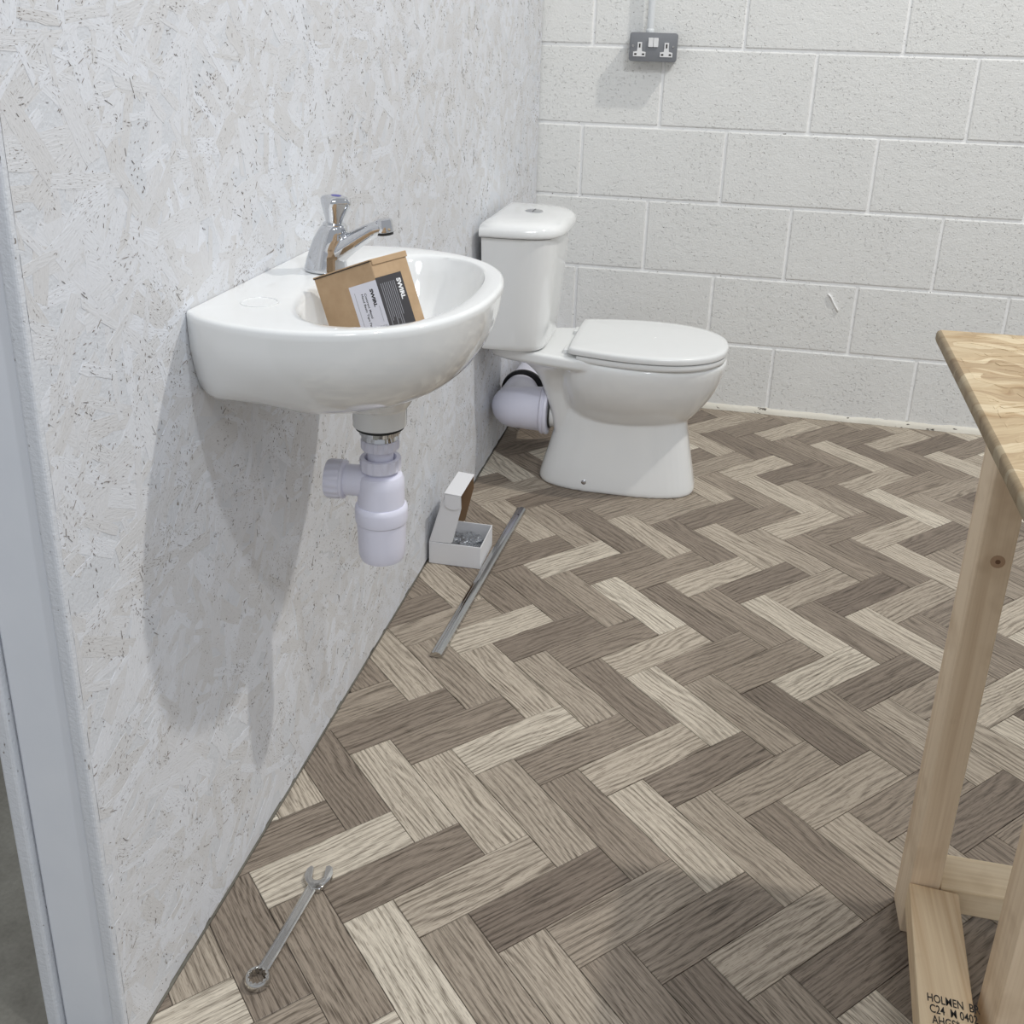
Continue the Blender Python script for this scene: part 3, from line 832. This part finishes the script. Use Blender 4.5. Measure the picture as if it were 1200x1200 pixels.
link('hinge_groove', box_me((.268, QY - .105, .4186), (.2695, QY - .012, .4202)), M['dark'], sl)
for s in (-1, 1):
    link('hinge_block', box_me((.228, QY + s * .09 - .022, .390), (.262, QY + s * .09 + .022, .4035), .003, 2), M['seat'], toilet)

# ------------------------------------------------------------------ pan connector and soil pipe
pc = thing('pan_connector', (.09, QY, .12), 'white plastic bend joining the toilet spigot to the soil pipe', 'pipe fitting')
path = [(.168, QY, .190), (.12, QY, .189), (.105, QY, .189)]
for k in range(1, 9):
    a = math.radians(90 * k / 8)
    path.append((.105 - .040 * math.sin(a), QY + .040 * (1 - math.cos(a)) + .0, .189 - .012 * k / 8))
path += [(.066, QY + .08, .176), (.067, QY + .17, .174)]
rad = [.0620, .0600, .0590] + [.058 - .0004 * k for k in range(8)] + [.053, .052]
link('bend', sweep_me(path, rad, 40), M['pvc'], pc, smooth=60)
link('collar', lathe_me((.176, QY, .190), (-1, 0, 0), [(.055, -.006), (.068, -.005), (.0695, -.002), (.0695, .003), (.0672, .0045), (.0672, .008), (.0690, .0095), (.0690, .013), (.066, .0165), (.060, .018)], 48), M['pvc'], pc, smooth=40)
link('spigot_seal', lathe_me((.184, QY, .190), (1, 0, 0), [(.046, -.001), (.052, 0), (.051, .003), (.046, .004)], 40), M['rubber'], pc, smooth=40)
sl_ = thing('soil_pipe', (.067, -.30, .12), 'white soil pipe with black rubber seal entering the block wall behind the toilet', 'pipe')
link('pipe', lathe_me((.072, -.485, .172), (0, 1, -.02), [(.053, .005), (.060, .006), (.060, .04), (.055, .045), (.055, .484)], 40), M['pvc'], sl_, smooth=40)
link('rubber_seal', lathe_me((.072, -.492, .172), (0, 1, -.02), [(.0535, 0), (.066, -.002), (.068, .004), (.066, .010), (.0535, .012)], 44), M['rubber'], sl_, smooth=40)

# ------------------------------------------------------------------ white carton on the floor
wb = thing('white_carton', (.068, -1.19, 0), 'small open white carton on the floor against the wall, lid half raised', 'box')
X0, X1, Y0, Y1, ZB = .006, .130, -1.250, -1.131, .056
tw = .0022
link('tray_front', box_me((X0, Y0, .0004), (X1, Y0 + tw, ZB), .0005), M['card'], wb)
link('tray_back', box_me((X0, Y1 - tw, .0004), (X1, Y1, ZB), .0005), M['card'], wb)
link('tray_side', box_me((X1 - tw, Y0 + tw, .0004), (X1, Y1 - tw, ZB), .0005), M['card'], wb)
link('tray_side', box_me((X0, Y0 + tw, .0004), (X0 + tw, Y1 - tw, ZB), .0005), M['card'], wb)
link('tray_base', box_me((X0 + tw, Y0 + tw, .0004), (X1 - tw, Y1 - tw, .0024)), M['grey_card'], wb)
exz = ((1, 0, 0), (0, 0, 1), (0, 1, 0))
lidp = link('lid_panel', prism_me([(X0, ZB), (X0 + .0016, ZB), (.0446, .184), (.043, .1845)], (0, Y0, 0), *exz, Y1 - Y0), M['card'], wb)
link('lid_lining', prism_me([(X0 + .0018, ZB), (X0 + .0026, ZB), (.0456, .1825), (.0448, .1825)], (0, Y0 + .002, 0), *exz, Y1 - Y0 - .004), M['inner_card'], lidp)
link('tuck_flap', prism_me([(.043, .1845), (.0825, .1815), (.0830, .1835), (.0435, .1865)], (0, Y0 - .0032, 0), *exz, Y1 - Y0 + .0045), M['card'], lidp)
link('flap_lining', prism_me([(.0446, .1832), (.0815, .1805), (.0815, .1813), (.0446, .1840)], (0, Y0 + .002, 0), *exz, Y1 - Y0 - .004), M['inner_card'], lidp)
for yy in (Y0 + .0012, Y1 - .0022):
    link('dust_flap', prism_me([(X0 + .001, ZB + .001), (.058, ZB + .0015), (.0625, .062), (.0825, .150), (.0815, .178), (.0435, .183)], (0, yy, 0), *exz, .0012), M['card'] if yy < -1.2 else M['inner_card'], lidp)
ear = [(.0445, .1835), (.0820, .181), (.0815, .162)] + [(.063 + .0185 * math.cos(a), .160 - .014 * math.sin(a)) for a in [math.radians(x) for x in range(10, 171, 20)]] + [(.0442, .165)]
link('tuck_ear', prism_me(ear, (0, Y0 - .0032, 0), *exz, .0012), M['card'], lidp)
# clear film and fittings inside
film = thing('film_bag', (.075, -1.19, .0026), 'crumpled clear plastic bag of small chrome fittings in the white carton', 'bag')
bm = bmesh.new(); bmesh.ops.create_icosphere(bm, subdivisions=5, radius=1)
for v in bm.verts:
    d = v.co.normalized()
    k = 1 + .34 * noise.noise(d * 3.1) + .40 * abs(noise.noise(d * 6.3)) + .22 * abs(noise.noise(d * 15))
    v.co = Vector((.068 + max(-.054, min(.054, d.x * .050 * k)), -1.19 + max(-.053, min(.053, d.y * .049 * k)), max(.0030, .021 + d.z * .020 * k)))
link('film', mesh_of(bm), M['film'], film, smooth=35)
link('bracket', lathe_me((.05, -1.18, .02), (.4, .6, .2), [(.010, 0), (.010, .03), (.004, .031), (.004, .045)], 20), M['steel'], film, smooth=40)
link('bracket', lathe_me((.085, -1.215, .018), (-.3, .5, .1), [(.009, 0), (.009, .022), (.004, .023)], 20), M['steel'], film, smooth=40)

# ------------------------------------------------------------------ steel rail on the floor
ra = Vector((.128, -1.612, 0)); rb_ = Vector((.1605, -.930, 0)); rd = (rb_ - ra); RL = rd.length; rd.normalize()
rp = Vector((rd.y, -rd.x, 0))
rail = thing('metal_rail', ra, 'long slim satin steel rail lying on the floor beside the white carton', 'rail')
prof = [(-.0125, .0005), (.0125, .0005), (.0130, .0020), (.0115, .0085), (.0080, .0122), (.0030, .0136), (-.0020, .0132), (-.0045, .0112), (-.0060, .0112), (-.0085, .0110), (-.0120, .0075), (-.0130, .0020)]
link('rail_profile', prism_me(prof, ra, rp, (0, 0, 1), rd, RL, 0), M['satin'], rail, smooth=28)
link('end_cap', prism_me([(a * .97, b * .97 + .0003) for a, b in prof], ra - rd * .0015, rp, (0, 0, 1), rd, .0015), M['steel'], rail)
link('screw_hole', lathe_me(ra + rd * (RL - .045) + rp * .004 + Vector((0, 0, .0131)), (0, 0, 1), [(.0024, 0), (.0024, .0006)], 14), M['dark'], rail)

# ------------------------------------------------------------------ combination spanner
s0 = Vector((.106, -2.371, 0)); s1 = Vector((.1175, -2.190, 0)); sd = (s1 - s0); SL = sd.length; sd.normalize(); spn = Vector((sd.y, -sd.x, 0))
spanner = thing('combination_spanner', s0, 'worn chrome combination spanner lying on the floor near the wall end', 'spanner')
# ring end with twelve-point hole, tilted a little upward
N = 72; t0 = Vector((0, 0, 1)); o_ = s0 + Vector((0, 0, .0008))
def sring(r, z, pt=0.0):
    return [o_ + (spn * math.cos(2 * math.pi * j / N) + sd * math.sin(2 * math.pi * j / N)) * (r + (pt * (abs((j % 6) - 3) / 3 - .5) if pt else 0)) + t0 * z for j in range(N)]
rr_ = [sring(.0112, .0005, .0022), sring(.0145, 0), sring(.0168, .0015), sring(.0172, .005), sring(.0165, .0095), sring(.0148, .0115), sring(.0125, .0118), sring(.0112, .0112, .0022)]
rr_.append(rr_[0])
link('ring_end', loft_me(rr_, False, False), M['steel'], spanner, smooth=40)
sh = []
for t in np.linspace(0.075, .90, 12):
    c = s0 + sd * (SL * t); w = .0076 + .0012 * abs(t - .5); h = .0062
    if t < .2: h = .0075 - .006 * (t - .075)
    z0 = .0022
    pr_ = [(-w, .2 * h), (-w * .75, 0), (w * .75, 0), (w, .2 * h), (w, .8 * h), (w * .8, h), (w * .55, h * .98), (w * .45, h * .86), (-w * .45, h * .86), (-w * .55, h * .98), (-w * .8, h), (-w, .8 * h)]
    sh.append([c + spn * a + t0 * (z0 + b) for a, b in pr_])
link('shank', loft_me(sh), M['steel'], spanner, smooth=35)
ja = math.radians(17)
jx = spn * math.cos(ja) + sd * math.sin(ja); jy = sd * math.cos(ja) - spn * math.sin(ja)
jo = s0 + sd * (SL * .985)
jaw = [(-.0065, -.026), (.0065, -.026), (.0125, -.0165), (.0185, -.008), (.0212, .003), (.0190, .0145), (.0135, .0190), (.0088, .0168), (.0083, -.004), (.0045, -.0085), (-.0045, -.0085), (-.0083, -.004), (-.0088, .0150), (-.0130, .0185), (-.0180, .0130), (-.0205, .002), (-.0180, -.009), (-.0122, -.017)]
link('open_jaw', prism_me(jaw, jo + Vector((0, 0, .0006)), jx, jy, (0, 0, 1), .0085, .0010), M['steel'], spanner, smooth=40)

# ------------------------------------------------------------------ double socket with conduit
so_ = thing('double_socket', (.3465, 0, 1.10), 'grey metal-clad double power socket with white inserts on the block wall', 'socket')
SX, SZ = .3465, 1.1405
ex_, ez_ = (1, 0, 0), (0, 0, 1)
link('back_box', prism_me(rrect(.138, .078, .006), (SX, -.040, SZ), ex_, ez_, (0, 1, 0), .0402), M['grey_metal'], so_, smooth=40)
link('face_plate', prism_me(rrect(.142, .082, .008), (SX, -.050, SZ), ex_, ez_, (0, 1, 0), .0105, .0012), M['grey_metal'], so_, smooth=40)
for s in (-1, 1):
    cx = SX + s * .040; cz = SZ - .008
    T = [(-.0185, -.019), (.0185, -.019), (.0185, -.006), (.0075, -.004), (.0065, .006), (.0065, .0215), (-.0065, .0215), (-.0065, .006), (-.0075, -.004), (-.0185, -.006)]
    ins = link('socket_insert', prism_me(T, (cx, -.0522, cz), ex_, ez_, (0, 1, 0), .002), M['white_plastic'], so_)
    link('pin_slot', prism_me([(-.0022, .006), (.0022, .006), (.0022, .0175), (-.0022, .0175)], (cx, -.0528, cz), ex_, ez_, (0, 1, 0), .0005), M['dark'], ins)
    for q in (-1, 1):
        link('pin_slot', prism_me([(q * .0115 - .0035, -.0150), (q * .0115 + .0035, -.0150), (q * .0115 + .0035, -.0102), (q * .0115 - .0035, -.0102)], (cx, -.0528, cz), ex_, ez_, (0, 1, 0), .0005), M['dark'], ins)
    link('rocker_switch', prism_me(rrect(.0142, .026, .0015, 2), (SX + s * .0076, -.0545, SZ + .0135), ex_, ez_, (0, 1, 0), .005, .0008), M['white_plastic'], so_)
    link('plate_screw', lathe_me((SX + s * .060, -.0505, SZ + .003), (0, -1, 0), [(.003, 0), (.003, .001), (.002, .0015)], 14), M['steel'], so_)
cond = thing('cable_conduit', (.332, 0, 1.182), 'white-painted cable conduit running up the block wall above the socket', 'conduit')
link('tube', lathe_me((.332, -.024, 1.178), (0, 0, 1), [(.0102, 0), (.0102, 1.2)], 24), M['conduit'], cond, smooth=40)
link('coupler', lathe_me((.332, -.024, 1.180), (0, 0, 1), [(.0125, 0), (.0128, .002), (.0128, .010), (.0112, .012)], 24), M['conduit'], cond, smooth=40)
for zc in (1.55, 2.1):
    link('saddle_clip', box_me((.314, -.028, zc), (.350, -.001, zc + .016), .003, 2), M['conduit'], cond)

# ------------------------------------------------------------------ workbench
bench = thing('workbench', (.98, -2.30, 0), 'homemade workbench of planed pine legs under a raw strand-board top', 'workbench')
ZTOP = .816
tp = [(.901, -1.853), (1.80, -1.820), (1.775, -2.60), (.872, -2.60)]
top = link('bench_top', prism_me(tp, (0, 0, ZTOP - .018), (1, 0, 0), (0, 1, 0), (0, 0, 1), .018, .0055), [M['raw_osb'], M['raw_edge']], bench, loc=(.901, -1.853, ZTOP), smooth=75)
for f in top.data.polygons:
    f.material_index = 0 if f.normal.z > .95 else 1
# loose strands standing proud of the board's top face
V2, F2 = [], []
rw = random.Random(21)
for i in range(340):
    y = rw.uniform(-2.58, -1.87); x = rw.uniform(.915, 1.5)
    if rw.random() < .5: x = rw.uniform(.915, 1.15)
    ln = rw.uniform(.05, .12); wd = rw.uniform(.006, .020); an = rw.gauss(.05, .45); ca, sa = math.cos(an), math.sin(an)
    c0 = len(V2); h = rw.uniform(.0002, .0009); pts = []
    for side in (1, -1):
        for k in range(4):
            s = (-.5 + k / 3) * side
            pts.append((s * ln + rw.uniform(-.006, .006), side * wd * .5 * rw.uniform(.6, 1.1)))
    for lay in (0, 1):
        for a, b in pts:
            V2.append((max(.907, x + a * ca - b * sa), min(-1.858, max(-2.595, y + a * sa + b * ca)), ZTOP - .0002 + (h if lay else 0)))
    n = len(pts); F2.append(tuple(range(c0 + n, c0 + 2 * n)))
    for j in range(n): F2.append((c0 + j, c0 + (j + 1) % n, c0 + n + (j + 1) % n, c0 + n + j))
ts = link('top_strands', from_pd(V2, F2), M['raw_osb'], top, loc=(.901, -1.853, ZTOP)); ts['kind'] = 'stuff'
XA, YA = .9457, -2.086
LW, LD = .040, .063
def leg(x, y, z0, z1): return link('leg', box_me((x, y, z0), (x + LW, y + LD, z1), .0022, 2), M['leg'], bench, loc=(x, y, z0))
l1 = leg(XA, YA, 0, ZTOP - .0185)
kx, kz = XA + .023, .594
link('knot', lathe_me((kx, YA - .0001, kz), (0, -1, 0), [(.0088, -.001), (.0084, .0003), (.005, .0005)], 20), M['knot'], l1)
link('knot_core', lathe_me((kx, YA - .0004, kz), (0, -1, 0), [(.0035, -.001), (.003, .0005)], 12), M['knot_dark'], l1)
leg(1.008, -2.300, 0, ZTOP - .0185)
leg(1.64, YA, 0, ZTOP - .0185); leg(1.64, -2.56, 0, ZTOP - .0185)
# bottom rail running towards the near leg, slightly out of square
rdir = Vector((-.020, -.225, 0)).normalized(); rper = Vector((-rdir.y, rdir.x, 0))
r0 = Vector((.9445, YA - .0005, .050))
RWID = .064
rpoly = [(0, 0), (RWID, 0), (RWID, .55), (0, .55)]
br = link('bottom_rail', prism_me(rpoly, r0, rper, rdir, (0, 0, 1), .040, .002), M['rail_y'], bench, loc=tuple(r0))
zt = .0903
tx = lambda b, s, u, w: text_me(b, s, Vector((r0.x, r0.y, zt)) + rper * u + rdir * w, rper * .62, -rdir, .0002)
stamp = join_me(tx('HOLMEN  BR', .0165, .0105, .188), tx('C24  M 0402', .0165, .0125, .203), tx('AHGS*   14', .0165, .0145, .218))
link('ink_stamp', stamp, M['ink'], br)
link('cross_rail', box_me((XA + LW + .0005, -2.087, .050), (1.64, -2.020, .0905), .0022, 2), M['rail_x'], bench, loc=(XA + LW, -2.087, .05))
link('top_rail', box_me((XA + LW + .0005, -2.080, ZTOP - .0185 - .063), (1.64, -2.040, ZTOP - .0188), .002), M['rail_x'], bench, loc=(XA + LW, -2.087, .75))
